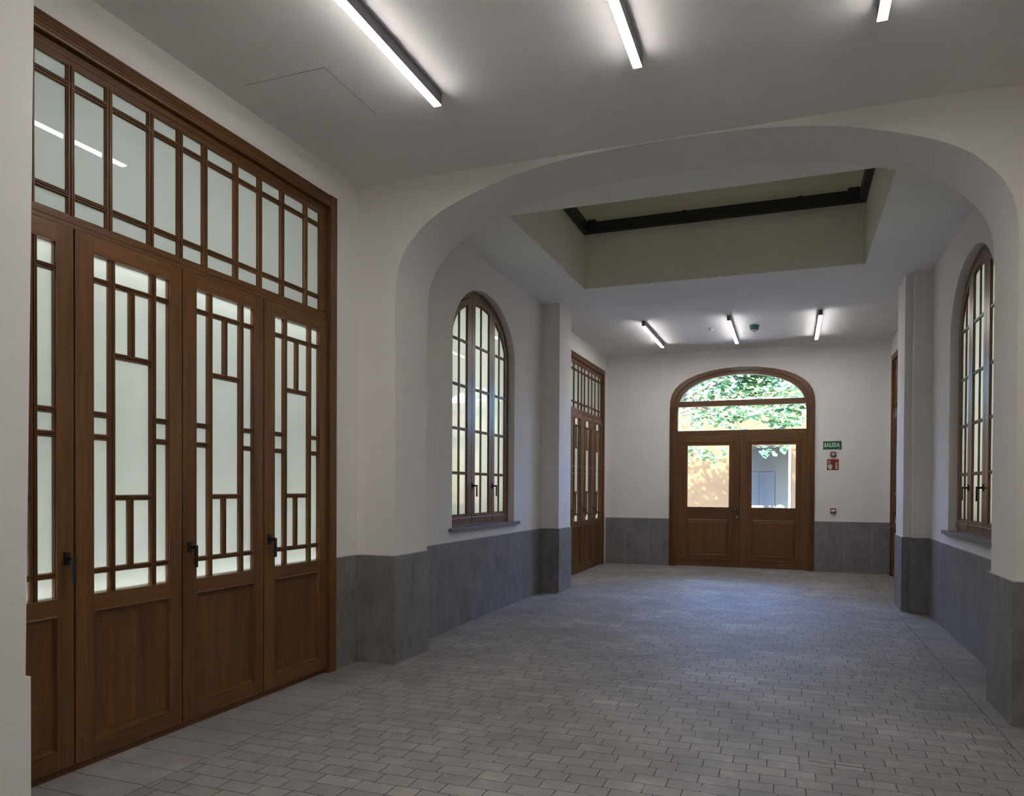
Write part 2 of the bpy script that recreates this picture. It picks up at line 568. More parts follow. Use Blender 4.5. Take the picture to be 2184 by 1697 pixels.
# left wall
DY0, DY1, DTOP = 1.97, 5.215, 3.844          # opening of the tall doors
CD = 9.405                                   # the far doors repeat the near ones, this much further on
WC, WA_, WZS, WB_ = 8.163, 0.953, 3.107, 0.68   # arched window opening
SILLZ = 1.065
warch = ell(WC, WA_, WZS, WB_)
def side_wall(name, mp, off, pil, label, door_near):
    b = MB(mp)                                # local d = distance into the room from plane x0 (XA or XR)
    # front bay
    T = 0.34
    if door_near:
        b.box(1.2, DY0, -T, 0, 0, ZA + 0.02)
        b.box(DY1, YF + 0.02, -T, 0, 0, ZA + 0.02)
        b.box(DY0, DY1, -T, 0, DTOP, ZA + 0.02)
        b.box(-4.2, 1.2, -T, 0, 0, ZA + 0.02)
    else:
        b.box(-4.2, YF + 0.02, -T, 0, 0, ZA + 0.02)
    # middle bay, standing a little further in
    b.box(YB - 0.02, WC - WA_, -T, off, 0, ZB + 0.02)
    b.box(WC + WA_, YP + 0.05, -T, off, 0, ZB + 0.02)
    b.box(WC - WA_, WC + WA_, -T, off, 0, SILLZ)
    b.strip(cosr(WC, WA_, 56), warch, lambda s: ZB + 0.02, -T, off)
    # pilasters
    for (y0, y1, d) in pil:
        b.box(y0, y1, -T, d, 0, ZB + 0.02)
    # far bay
    e0, e1 = DY0 + CD, DY1 + CD
    b.box(YQ - 0.05, e0, -T, 0, 0, ZB + 0.02)
    b.box(e1, YE + 0.05, -T, 0, 0, ZB + 0.02)
    b.box(e0, e1, -T, 0, DTOP, ZB + 0.02)
    o = b.build(name, M_PLASTER)
    tag(o, label, 'wall', kind='structure')
    return o
side_wall('wall_left', LEFT(XA), XBL - XA, [(YP, YQ, XPL - XA)], 'long white plastered left wall with tall doors and an arched window', True)
side_wall('wall_right', RIGHT(XR), XR - XBR, [(10.3167, 10.947, XR - 1.3127), (10.18, 10.947, XR - 1.397)], 'long white plastered right wall with an arched window and a stepped pilaster', True)

# end wall
EC, EA = -0.893, 1.318
_ed = [0, .3, .60, .80, .985, 1.12, 1.218, 1.28, 1.312, 1.318]
_ez = [3.818, 3.803, 3.757, 3.703, 3.627, 3.540, 3.44, 3.33, 3.20, 3.06]
def end_outer(s):
    return float(np.interp(min(EA, abs(s - EC)), _ed, _ez))
ess = [EC + (i / 60) for i in range(0)]
def arc_samples(c, a, n=48):
    return cosr(c, a, n)
b = MB(ENDW(YE))
b.box(-3.85, EC - EA, -0.3, 0, 0, ZB + 0.02)
b.box(EC + EA, 2.1, -0.3, 0, 0, ZB + 0.02)
b.strip(arc_samples(EC, EA), end_outer, lambda s: ZB + 0.02, -0.3, 0)
tag(b.build('wall_end', M_PLASTER), 'white plastered end wall round the arched exit door', 'wall', kind='structure')
# wall behind the camera
b = MB(); b.box(-3.9, 2.1, -4.4, -4.15, 0, ZA + 0.2)
tag(b.build('wall_back', M_PLASTER), 'plain white wall closing the passage behind', 'wall', kind='structure')

# foreground pier at the left edge
b = MB()
for (z0, z1, y0, y1) in ((0.0, 0.665, 2.321, 2.321), (0.665, ZA + 0.02, 2.297, 2.349)):
    vs = [b.bm.verts.new(p) for p in ((XA - 0.02, 1.3, z0), (XJL + 0.016, 1.3, z0), (XJL + 0.016, y0, z0), (XA - 0.02, y0, z0),
                                      (XA - 0.02, 1.3, z1), (XJL + 0.016, 1.3, z1), (XJL + 0.016, y1, z1), (XA - 0.02, y1, z1))]
    for q in ((0, 3, 2, 1), (4, 5, 6, 7), (0, 1, 5, 4), (1, 2, 6, 5), (2, 3, 7, 6), (3, 0, 4, 7)):
        b.face([vs[i] for i in q])
tag(b.build('wall_pier', M_PLASTER_ROUGH), 'coarse white plastered pier in the near foreground, cut by the picture edge', 'pier', kind='structure')

# slate wainscot: each stretch is one run of tiles
def wainscot(name, mp, tiles, label, d=0.014, z1=WZ):
    b = MB(mp)
    a, e = tiles[0], tiles[-1]
    b.box(a + 0.003, e - 0.003, 0.0005, d - 0.002, 0.0, z1 + 0.007, mi=1)
    for s0, s1 in zip(tiles[:-1], tiles[1:]):
        b.box(s0 + (0.0012 if s0 != a else 0), s1 - (0.0012 if s1 != e else 0), 0.0, d, 0.003, z1, mi=0)
    o = b.build(name, [M_SLATE, M_GROUT])
    return tag(o, label, 'wainscot', kind='structure')
FRONT = lambda y0: (lambda s, d, z: (s, y0 - d, z))
wainscot('trim_1', LEFT(XA), [5.217, YF - 0.015], 'slate tile beside the near tall doors, in the corner')
wainscot('trim_2', FRONT(YF), [XA + 0.016, XJL], 'slate tile on the front face of the left arch pier')
wainscot('trim_3', LEFT(XJL), [YF - 0.014, 5.866, YB + 0.016], 'slate tiles on the inner side of the left arch pier')
wainscot('trim_4', LEFT(XBL), [YB + 0.03, 6.70, 7.145, 7.59, 8.035, 8.48, 8.925, 9.37, 9.815, YP - 0.016], 'slate tiles below the left arched window')
wainscot('trim_5', FRONT(YP), [XBL + 0.016, XPL], 'slate tile on the front of the left pilaster')
wainscot('trim_6', LEFT(XPL), [YP - 0.014, YQ + 0.014], 'slate tile on the side of the left pilaster')
wainscot('trim_7', FRONT(YE), [XC + 0.01, -3.075, -2.614, EC - EA - 0.002], 'slate tiles on the end wall, between the exit door and the far left doors')
wainscot('trim_8', FRONT(YE), [EC + EA + 0.002, 0.93, 1.39, XR - 0.012], 'slate tiles on the end wall under the fire signs')
wainscot('trim_9', RIGHT(XR), [DY1 + CD + 0.002, YE - 0.016], 'narrow slate tile in the far right corner')
wainscot('trim_10', RIGHT(1.3127), [10.3027, 10.961], 'slate tile on the narrow side of the right pilaster')
wainscot('trim_11', FRONT(10.3167), [1.3127, 1.383], 'slate strip on the recessed front of the right pilaster')
wainscot('trim_12', RIGHT(1.397), [10.166, 10.3027], 'slate sliver on the step of the right pilaster')
wainscot('trim_13', FRONT(10.18), [1.397, XBR - 0.016], 'slate tile on the near front of the right pilaster')
wainscot('trim_14', RIGHT(XBR), [YB + 0.03, 6.70, 7.145, 7.59, 8.035, 8.48, 8.925, 9.37, 9.815, 10.164], 'slate tiles below the right arched window')
wainscot('trim_15', RIGHT(XJR), [YF - 0.014, 5.866, YB + 0.016], 'slate tiles on the inner side of the right arch pier')
wainscot('trim_16', FRONT(YF), [XJR, XR - 0.016], 'slate tile on the front face of the right arch pier')

# ================================================================= TALL WOODEN DOORS
def muntin_profile(w, d0, d1):
    h = d1 - d0
    return [(-w / 2, d0), (-w / 2, d0 + 0.55 * h), (-w * 0.36, d0 + 0.9 * h), (-w * 0.22, d0 + 0.9 * h), (-w * 0.14, d0 + 0.62 * h), (-w * 0.06, d1),
            (w * 0.06, d1), (w * 0.14, d0 + 0.62 * h), (w * 0.22, d0 + 0.9 * h), (w * 0.36, d0 + 0.9 * h), (w / 2, d0 + 0.55 * h), (w / 2, d0)]

def vbar(b, c, w, z0, z1, d0, d1, mi=0):
    b.prism([(c + p, d) for p, d in muntin_profile(w, d0, d1)], 'z', z0, z1, mi)
def hbar(b, s0, s1, c, w, d0, d1, mi=1):
    b.prism([(d, c + p) for p, d in muntin_profile(w, d0, d1)], 's', s0, s1, mi)

def lever(mp, s, z, d, sgn, parent, down=True, name='handle'):
    """black lever handle: square rose, neck and a lever that hangs down (sgn: which side of the rose it stands out)"""
    b = MB(mp)
    b.box(s - 0.016, s + 0.016, d, d + 0.011, z - 0.034, z + 0.034, 0.0025)
    b.box(s - 0.010, s + 0.010, d + 0.010, d + 0.052, z - 0.010, z + 0.010, 0.002)
    b.box(s - 0.011, s + 0.011, d + 0.048, d + 0.062, z - 0.125, z + 0.012, 0.003)
    return b.build(name, M_BLACK, parent)

LEAVES = [(2.105, 2.843), (2.853, 3.580), (3.588, 4.335), (4.345, 5.107)]
def tall_doors(name, mp, dy, label, hand, handles=((0, 'r'), (2, 'l'), (3, 'l'))):
    WL = WY
    base = mp(DY0 + dy + 1.62, 0, 0)
    root = empty(name, base, label, 'door', kind='structure')
    S = lambda s: s + dy
    # ---- frame
    b = MB(mp)
    def reeded(axis, a0, a1, c0, c1):
        n = 5
        pr = [(c0, -0.05)]
        for i in range(n):
            t0 = c0 + (c1 - c0) * i / n; t1 = c0 + (c1 - c0) * (i + 1) / n; g = 0.0022
            pr += [(t0 + g, 0.016 if i else 0.014), (t1 - g, 0.016), (t1, 0.0125 if i < n - 1 else 0.012)]
        pr += [(c1, -0.05)]
        if axis == 'z':
            b.prism(pr, 'z', a0, a1, 0)
        else:
            b.prism([(d, c) for c, d in pr], 's', a0, a1, 1)
    reeded('z', 0.0, DTOP, S(5.117), S(DY1))
    reeded('z', 0.0, DTOP, S(DY0), S(2.068))
    reeded('s', S(2.068), S(5.117), 3.745, DTOP - 0.004)
    b.box(S(2.068), S(5.117), -0.05, -0.020, 3.705, 3.745, 0.004, 1)
    b.box(S(2.068), S(2.10), -0.05, -0.012, 0, 3.705, 0.003, 0)
    b.box(S(5.108), S(5.117), -0.05, -0.012, 0, 3.705, 0.0, 0)
    b.box(S(2.10), S(5.11), -0.05, -0.022, 2.838, 2.862, 0.003, 1)
    b.box(S(2.06), S(5.12), -0.075, -0.030, 0.0, 0.050, 0.0, 1)
    b.box(S(2.10), S(5.11), -0.075, -0.052, 2.80, 2.87, 0.0, 1)
    for q in ((2.07, 2.14), (2.82, 2.876), (3.555, 3.615), (4.31, 4.37), (5.08, 5.15)):
        b.box(S(q[0]), S(q[1]), -0.078, -0.053, 0.0, 2.87, 0.0, 2)
    b.build('door_frame', [WV, WL, M_DARKGAP], root)
    # ---- transom light
    tr = MB(mp)
    d0, d1 = -0.05, -0.022
    tr.box(S(2.10), S(5.108), d0, d1, 3.668, 3.706, 0.004, 1)
    tr.box(S(2.10), S(5.108), d0, d1, 2.862, 2.905, 0.004, 1)
    tr.box(S(2.10), S(2.19), d0, d1, 2.905, 3.668, 0.004, 0)
    tr.box(S(5.022), S(5.108), d0, d1, 2.905, 3.668, 0.004, 0)
    to = tr.build('transom', [WV, WL], root)
    g = MB(mp)
    vs = [2.34, 2.625, 2.845, 3.077, 3.362, 3.585, 3.792, 4.077, 4.318, 4.565, 4.848]
    for s in vs: vbar(g, S(s), 0.046, 2.900, 3.674, -0.045, -0.016)
    for z in (3.574, 3.008): hbar(g, S(2.185), S(5.027), z, 0.036, -0.045, -0.018)
    g.build('glazing_bars', [WV, WL], to)
    g = MB(mp)
    g.box(S(2.15), S(5.06), -0.046, -0.040, 2.88, 3.69)
    g.build('glass', M_FROST, to)
    # ---- leaves
    for i, (a, e) in enumerate(LEAVES):
        w = e - a
        k = w / 0.727
        L = lambda r: S(a + r * k)
        d0, d1 = -0.052, -0.006
        b = MB(mp)
        b.box(L(0), L(0.112), d0, d1, 0.042, 2.832, 0.003, 0)
        b.box(L(0.632), S(e), d0, d1, 0.042, 2.832, 0.003, 0)
        b.box(L(0.110), L(0.634), d0, d1, 2.735, 2.832, 0.003, 1)
        b.box(L(0.110), L(0.634), d0, d1, 0.838, 0.922, 0.003, 1)
        b.box(L(0.110), L(0.634), d0, d1, 0.042, 0.135, 0.003, 1)
        # glazing rebate: a small bevelled bead round the glass
        for (s0, s1) in ((0.110, 0.119), (0.628, 0.634)):
            b.box(L(s0), L(s1), d0 + 0.01, d1 - 0.012, 0.92, 2.737, 0, 0)
        lf = b.build('door_leaf', [WV, WL], root)
        g = MB(mp)
        e0, e1 = -0.038, -0.008
        cv1, cv2 = 0.235, 0.519
        for c in (cv1, cv2): vbar(g, L(c), 0.042, 0.920, 2.737, e0, e1)
        hbar(g, L(0.115), L(0.63), 2.606, 0.033, e0, e1 - 0.003)
        hbar(g, L(0.115), L(0.63), 1.042, 0.033, e0, e1 - 0.003)
        hbar(g, L(cv1), L(cv2), 2.220, 0.036, e0, e1 - 0.003)
        hbar(g, L(cv1), L(cv2), 1.435, 0.033, e0, e1 - 0.003)
        for c0, c1 in ((0.115, cv1), (cv2, 0.63)):
            for z in (1.886, 1.764): hbar(g, L(c0), L(c1), z, 0.034, e0, e1 - 0.003)
        vbar(g, L(0.372), 0.040, 2.220, 2.606, e0, e1 - 0.004)
        vbar(g, L(0.362), 0.040, 1.042, 1.435, e0, e1 - 0.004)
        g.build('glazing_bars', [WV, WL], lf)
        g = MB(mp)
        g.box(L(0.105), L(0.64), -0.042, -0.036, 0.90, 2.75)
        g.build('glass', M_FROST, lf)
        # bottom panel: sloped moulding round a sunk field
        p = MB(mp)
        o_ = [(L(0.102), 0.128), (L(0.645), 0.128), (L(0.645), 0.842), (L(0.102), 0.842)]
        q1 = [(L(0.116), 0.142), (L(0.631), 0.142), (L(0.631), 0.828), (L(0.116), 0.828)]
        q2 = [(L(0.126), 0.152), (L(0.621), 0.152), (L(0.621), 0.818), (L(0.126), 0.818)]
        q3 = [(L(0.136), 0.172), (L(0.611), 0.172), (L(0.611), 0.796), (L(0.136), 0.796)]
        rings = [[p.v((s, d1 - 0.004, z)) for s, z in o_], [p.v((s, d1 + 0.004, z)) for s, z in q1], [p.v((s, -0.026, z)) for s, z in q2], [p.v((s, -0.028, z)) for s, z in q3]]
        for r0, r1_ in zip(rings[:-1], rings[1:]):
            for j in range(4):
                jj = (j + 1) % 4
                p.mi = 1 if j in (0, 2) else 0
                p.face([r0[j], r0[jj], r1_[jj], r1_[j]])
        p.mi = 0
        p.face(rings[-1])
        p.build('panel', [WV, WL], lf)
        for hi, side in handles:
            if hi == i:
                sx = (L(0.05) if side == 'l' else S(e) - 0.045)
                lever(mp, sx, 1.125, d1, 1, lf)
    return root

tall_doors('door_1', LEFT(XA), 0.0, 'tall brown folding doors with milky panes, beside the near left pier', 1)
tall_doors('door_2', LEFT(XC), CD, 'tall brown folding doors with milky panes, beyond the left pilaster', 1)
tall_doors('door_3', RIGHT(XR), CD, 'sliver of tall brown doors showing past the right pilaster', 1)

tall_doors('door_5', RIGHT(XR), 0.0, 'tall brown folding doors facing the near left ones, beside the camera', 1)

M_PANE_BOX = plaster('grey pane box lining', (0.20, 0.20, 0.19))
# closed grey boxes with unseen lights, added to backlight the milky panes
def pane_box(name, mp, s0, s1, z0, z1, d0, d1, label):
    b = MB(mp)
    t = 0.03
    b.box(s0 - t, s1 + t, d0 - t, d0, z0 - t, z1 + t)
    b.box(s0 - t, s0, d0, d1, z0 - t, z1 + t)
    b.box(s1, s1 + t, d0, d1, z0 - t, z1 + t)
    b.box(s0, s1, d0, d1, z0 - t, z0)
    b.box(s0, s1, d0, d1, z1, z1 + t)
    o = b.build(name, M_PANE_BOX)
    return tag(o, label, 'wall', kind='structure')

def area(name, loc, rot_to, sx, sy, power, col):
    l = bpy.data.lights.new(name, 'AREA')
    l.shape = 'RECTANGLE'
    l.size, l.size_y = sx, sy
    l.energy = power
    l.color = col
    o = bpy.data.objects.new(name, l)
    COL.objects.link(o)
    o.location = loc
    z = -Vector(rot_to).normalized()
    x = Vector((0, 1, 0)) if abs(z.y) < 0.9 else Vector((1, 0, 0))
    y = z.cross(x).normalized()
    x = y.cross(z)
    o.matrix_world = Matrix.Translation(loc) @ Matrix((x, y, z)).transposed().to_4x4()
    return o

DOORLIGHT = 4.0  # power scale of the added lights behind the door panes
for nm, mp, dy in (('wall_pane_box_1', LEFT(XA), 0.0), ('wall_pane_box_2', LEFT(XC), CD), ('wall_pane_box_3', RIGHT(XR), CD), ('wall_pane_box_6', RIGHT(XR), 0.0)):
    pane_box(nm, mp, DY0 + dy - 0.03, DY1 + dy + 0.03, 0.0, DTOP + 0.05, -0.75, -0.345,
              {'wall_pane_box_1': 'grey box added behind the near tall doors to backlight their panes', 'wall_pane_box_2': 'grey box added behind the far left doors to backlight their panes', 'wall_pane_box_3': 'grey box added behind the far right doors to backlight their panes', 'wall_pane_box_6': 'grey box added behind the near right doors to backlight their panes'}[nm])
    cy = (DY0 + DY1) / 2 + dy
    L = DY1 - DY0 - 0.1
    # added unseen lights: strips for bright pane ends, panels for an even glow
    area('pane_backlight', mp(cy, -0.09, 2.775), (0, 0, -1), L, 0.04, 31.0 * DOORLIGHT, (1.0, 0.97, 0.95))
    area('pane_backlight', mp(cy, -0.09, 0.885), (0, 0, 1), L, 0.04, 40.0 * DOORLIGHT, (1.0, 0.97, 0.95))
    dirn = Vector(mp(0, 1, 0)) - Vector(mp(0, 0, 0))
    area('pane_backlight', mp(cy, -0.70, 1.9), dirn, L, 1.6, 2.2 * DOORLIGHT, (0.96, 1.0, 0.97))
    area('pane_backlight', mp(cy, -0.70, 3.2), dirn, L, 0.5, 2.6 * DOORLIGHT, (0.96, 1.0, 0.97))

# ================================================================= ARCHED WINDOWS
def arched_window(name, mp, label):
    """mp: d = 0 at the plaster face of the middle bay"""
    root = empty(name, mp(WC, 0, SILLZ), label, 'window', kind='structure')
    D0, D1 = -0.125, -0.085
    ring_o, ring_i = warch, ell(WC, 0.905, WZS - 0.01, 0.612)
    b = MB(mp)
    b.strip(cosr(WC, 0.905, 48), ring_i, lambda s: ring_o(s), D0 - 0.02, D1, 1)
    b.strip(cosr(WC, 0.89, 48), ell(WC, 0.89, WZS - 0.01, 0.590), lambda s: ring_o(s) - 0.01, D0 - 0.02, D0 - 0.001, 1)
    for q in (7.897, 8.5125):
        b.box(q - 0.03, q + 0.03, D0 - 0.02, D0 - 0.001, SILLZ, WZS + 0.60, 0.0, 0)
    b.box(WC - 0.93, WC + 0.93, D0 - 0.02, D0 - 0.001, SILLZ, 1.13, 0.0, 1)
    for sg in (-1, 1):
        b.box(*sorted((WC + sg * 0.885, WC + sg * 0.93)), D0 - 0.02, D0 - 0.001, SILLZ, WZS, 0.0, 0)
        b.box(*sorted((WC + sg * 0.903, WC + sg * 0.953)), D0 - 0.02, D1, SILLZ, WZS + 0.02, 0.0, 0)
        b.strip(sorted([WC + sg * t for t in (0.905, 0.92, 0.935, 0.948, 0.953)]), lambda s: WZS, lambda s: max(ring_o(s), WZS + 0.001), D0 - 0.02, D1, 0)
    b.box(WC - 0.953, WC + 0.953, D0 - 0.02, D1 + 0.004, SILLZ, SILLZ + 0.027, 0.004, 1)
    b.build('window_frame', [WV, WY], root)
    s_ = MB(mp)
    s_.box(WC - 1.045, WC + 1.075, 0.0005, 0.045, SILLZ - 0.033, SILLZ + 0.004, 0.002)
    s_.box(WC - 0.9525, WC + 0.9525, -0.10, 0.003, SILLZ - 0.01, SILLZ + 0.004)
    s_.build('window_sill', M_SILL, root)
    glass_o = ell(WC, 0.815, WZS - 0.012, 0.545)
    bounds = [(WC - 0.905, 7.893), (7.901, 8.509), (8.516, WC + 0.905)]
    glaz = [(7.365, 7.772), (7.993, 8.428), (8.602, 8.962)]
    munt = [7.566, 8.192, 8.780]
    for i in range(3):
        a, e = bounds[i]; g0, g1 = glaz[i]; mc = munt[i]
        d0, d1 = D0, D1 + 0.012
        top = ell(WC, 0.900, WZS - 0.01, 0.607)
        n = 16
        b = MB(mp)
        # stiles follow the arch at the top
        lo = lambda s: 1.095
        hi = lambda s: max(top(s), 1.5)
        b.strip(frange(a, g0, 6), lo, hi, d0, d1, 0)
        b.strip(frange(g1, e, 6), lo, hi, d0, d1, 0)
        b.strip(frange(g0, g1, n), lambda s: max(glass_o(s), 1.3), hi, d0, d1, 1)
        b.box(g0, g1, d0, d1, 1.095, 1.195, 0.0, 1)
        # bead round the glass, a step back from the face
        b.strip(frange(g0 - 0.004, g1 + 0.004, n), lambda s: glass_o(s) - 0.018, lambda s: glass_o(s) + 0.004, d0, d1 - 0.012, 1)
        b.box(g0, g0 + 0.010, d0, d1 - 0.012, 1.19, min(glass_o(g0) , 3.64), 0, 0)
        b.box(g1 - 0.010, g1, d0, d1 - 0.012, 1.19, min(glass_o(g1), 3.64), 0, 0)
        b.box(g0, g1, d0, d1 - 0.010, 1.190, 1.206, 0, 1)
        # weather moulding on the bottom rail
        b.box(a + 0.004, e - 0.004, d1 - 0.002, d1 + 0.008, 1.098, 1.165, 0.003, 1)
        sash = b.build('sash', [WV, WY], root)
        g = MB(mp)
        vbar(g, mc, 0.036, 1.195, glass_o(mc) + 0.01, d1 - 0.024, d1 - 0.006)
        for z in (3.147, 2.645, 2.160, 1.665):
            lo_s = [s for s in frange(g0, g1, 60) if glass_o(s) > z + 0.01]
            if lo_s: hbar(g, lo_s[0], lo_s[-1], z, 0.034, d1 - 0.024, d1 - 0.003)
        g.build('glazing_bars', [WV, WY], sash)
        g = MB(mp)
        g.strip(frange(g0 - 0.004, g1 + 0.004, n), lambda s: 1.185, lambda s: glass_o(s) + 0.006, d1 - 0.026, d1 - 0.021)
        g.build('glass', M_FROSTW, sash)
        if i:
            lever(mp, a - 0.004 + 0.026, 1.525, d1 + 0.0, 1, sash)
    return root
arched_window('window_1', LEFT(XBL), 'arched brown casement window of three sashes in the left wall')
arched_window('window_2', RIGHT(XBR), 'arched brown casement window of three sashes in the right wall')
for nm, mp, lb in (('wall_pane_box_4', LEFT(XBL), 'grey box added behind the left arched window to backlight its panes'), ('wall_pane_box_5', RIGHT(XBR), 'grey box added behind the right arched window to backlight its panes')):
    d_out = -0.34 - (0.121 if nm == 'wall_pane_box_4' else 0.075)
    pane_box(nm, mp, WC - 1.0, WC + 1.0, SILLZ - 0.05, 3.9, d_out - 0.35, d_out - 0.004, lb)
    dirn = Vector(mp(0, 1, 0)) - Vector(mp(0, 0, 0))
    area('pane_backlight', mp(WC, d_out - 0.33, 2.4), dirn, 1.7, 2.4, 66.0, (0.97, 1.0, 0.95))  # added unseen panel that makes the window panes glow

# ================================================================= EXIT DOOR
def exit_door():
    mp = ENDW(YE)
    root = empty('door_4', (EC, YE, 0), 'brown arched exit double door with clear panes and fanlight', 'door', kind='structure')
    mid = lambda s: end_outer(EC + (s - EC) * 1.318 / 1.233) - 0.062          # inner edge of the outer trim
    inn = lambda s: end_outer(EC + (s - EC) * 1.318 / 1.168) - 0.128          # edge of the fan glass
    b = MB(mp)
    b.strip(arc_samples(EC, 1.233), mid, lambda s: end_outer(s), -0.16, 0.022, 1)
    for sg in (-1, 1):
        ss = sorted([EC + sg * t for t in (1.233, 1.255, 1.275, 1.295, 1.31, 1.318)])
        b.strip(ss, lambda s: 3.06, lambda s: max(end_outer(s), 3.0605), -0.16, 0.022, 0)
        s0, s1 = sorted((EC + sg * 1.233, EC + sg * 1.318))
        w_ = s1 - s0
        pr = [(s0, -0.16), (s0, 0.018), (s0 + w_ * .22, 0.022), (s0 + w_ * .26, 0.017), (s0 + w_ * .48, 0.022), (s0 + w_ * .52, 0.017), (s0 + w_ * .74, 0.022), (s0 + w_ * .78, 0.017), (s1, 0.022), (s1, -0.16)]
        b.prism(pr, 'z', 0.0, 3.06, 0)
    b.strip(arc_samples(EC, 1.168), inn, lambda s: mid(s), -0.14, -0.006, 1)
    for sg in (-1, 1):
        ss = sorted([EC + sg * t for t in (1.168, 1.19, 1.21, 1.233)])
        b.strip(ss, lambda s: 3.02, lambda s: max(mid(s), 3.021), -0.14, -0.006, 0)
        b.box(*sorted((EC + sg * 1.168, EC + sg * 1.234)), -0.14, -0.006, 0.0, 3.02, 0, 0)
    b.box(EC - 1.17, EC + 1.17, -0.13, -0.010, 3.092, 3.198, 0.005, 1)
    b.box(EC - 1.17, EC + 1.17, -0.13, -0.010, 2.525, 2.628, 0.005, 1)
    b.build('door_frame', [WV, WX], root)
    g = MB(mp)
    g.strip(arc_samples(EC, 1.17, 40), lambda s: 3.15, lambda s: inn(s) + 0.01, -0.075, -0.069)
    g.build('fanlight_glass', M_CLEAR, root)
    g = MB(mp)
    g.box(EC - 1.175, EC + 1.175, -0.075, -0.069, 2.61, 3.10)
    g.build('transom_glass', M_CLEAR, root)
    for i, (a, e, g0, g1) in enumerate(((-2.060, -0.8965, -1.867, -1.092), (-0.8895, 0.274, -0.675, 0.098))):
        d0, d1 = -0.085, -0.020
        b = MB(mp)
        zb = 0.013
        b.box(a, g0, d0, d1, zb, 2.522, 0.003, 0)
        b.box(g1, e, d0, d1, zb, 2.522, 0.003, 0)
        b.box(g0 - 0.002, g1 + 0.002, d0, d1, 2.337, 2.521, 0.0, 1)
        b.box(g0 - 0.002, g1 + 0.002, d0, d1, zb, 1.155, 0.0, 1)
        if i == 0: b.box(e - 0.02, e + 0.025, d0 - 0.018, d0, zb, 2.522, 0.0, 0)
        # raised moulding all round
        t0, t1, z0, z1 = (g0 - 0.085, g1 + 0.078, 0.135, 2.415)
        for (s0, s1, q0, q1, mi) in ((t0, t0 + 0.022, z0, z1, 0), (t1 - 0.022, t1, z0, z1, 0), (t0, t1, z0, z0 + 0.022, 1), (t0, t1, z1 - 0.022, z1, 1)):
            b.box(s0, s1, d1 - 0.002, d1 + 0.012, q0, q1, 0.005, mi)
        lf = b.build('door_leaf', [WV, WX], root)
        p = MB(mp)
        x0, x1, z0, z1 = g0 + 0.004, g1 - 0.006, 0.228, 0.915
        rings = []
        for off, dd in ((0, d1 - 0.001), (0.012, d1 + 0.008), (0.026, d1 + 0.002), (0.05, d1 + 0.006)):
            rings.append([p.v((s, dd, z)) for s, z in ((x0 + off, z0 + off), (x1 - off, z0 + off), (x1 - off, z1 - off), (x0 + off, z1 - off))])
        for r0, r1_ in zip(rings[:-1], rings[1:]):
            for j in range(4):
                jj = (j + 1) % 4
                p.mi = 1 if j in (0, 2) else 0
                p.face([r0[j], r0[jj], r1_[jj], r1_[j]])
        p.mi = 0; p.face(rings[-1])
        p.build('panel', [WV, WX], lf)
        g = MB(mp)
        g.box(g0 - 0.003, g1 + 0.003, -0.056, -0.050, 1.152, 2.340)
        g.build('glass', M_CLEAR, lf)
        if i == 0:
            h = MB(mp)
            s, z = -0.932, 1.071
            h.box(s - 0.020, s + 0.020, d1, d1 + 0.012, z - 0.034, z + 0.034, 0.006)
            h.box(s - 0.010, s + 0.010, d1 + 0.01, d1 + 0.055, z - 0.010, z + 0.010, 0.003)
            h.box(s - 0.128, s + 0.010, d1 + 0.045, d1 + 0.060, z - 0.010, z + 0.008, 0.004)
            h.build('handle', M_BLACK, lf)
            h = MB(mp)
            def oval(rx, rz, dd):
                return [h.v((s + rx * math.cos(t), dd, z - 0.099 + rz * math.sin(t))) for t in [2 * math.pi * k / 20 for k in range(20)]]
            r0, r1_, r2_ = oval(0.021, 0.036, d1), oval(0.019, 0.034, d1 + 0.009), oval(0.011, 0.023, d1 + 0.009)
            r3 = oval(0.010, 0.022, d1 + 0.014)
            for A, B_, mi in ((r0, r1_, 0), (r1_, r2_, 0), (r2_, r3, 1)):
                h.mi = mi
                for j in range(20):
                    jj = (j + 1) % 20
                    h.face([A[j], A[jj], B_[jj], B_[j]])
            h.mi = 1; h.face(r3)
            h.build('lock', [M_BLACK, M_BRASS], lf)
exit_door()

# ================================================================= THINGS ON CEILING AND WALLS
def ceiling_light(x, y0, y1, zc, label, group, lamp=M_LAMP):
    w, h = 0.052, 0.085
    root = empty('ceiling_light', (x, (y0 + y1) / 2, zc), label, 'light', group)
    b = MB(); b.box(x - w / 2, x + w / 2, y0, y1, zc - h + 0.006, zc, 0.002)
    b.build('housing', M_HOUSING, root)
    b = MB(); b.box(x - w / 2 + 0.0015, x + w / 2 - 0.0015, y0 + 0.004, y1 - 0.004, zc - h - 0.001, zc - h + 0.007)
    b.build('diffuser', lamp, root)
    for y in (y0 - 0.002, y1):
        b = MB(); b.box(x - w / 2 - 0.0005, x + w / 2 + 0.0005, y, y + 0.002, zc - h, zc, 0)
        b.build('end_cap', M_HOUSING, root)
    return root
gr = 'slim strip lamps on the ceiling'
for x, lb in ((-2.175, 'lit strip lamp on the front ceiling, next to the tall left doors'),
              (-0.865, 'lit strip lamp on the front ceiling, middle one of the near three'),
              (0.437, 'lit strip lamp on the front ceiling, of which only a stub shows')):
    ceiling_light(x, 2.52, 4.415, ZA, lb, gr)
for x, lb in ((-2.175, 'added fill lamp, unseen behind the camera, on the side of the tall left doors'), (-0.865, 'added fill lamp, unseen behind the camera, in the middle of the passage'), (0.437, 'added fill lamp, unseen behind the camera, on the side of the right doors')):
    ceiling_light(x, -2.4, -0.5, ZA, lb, gr)  # extra row out of view, added to brighten the front bay
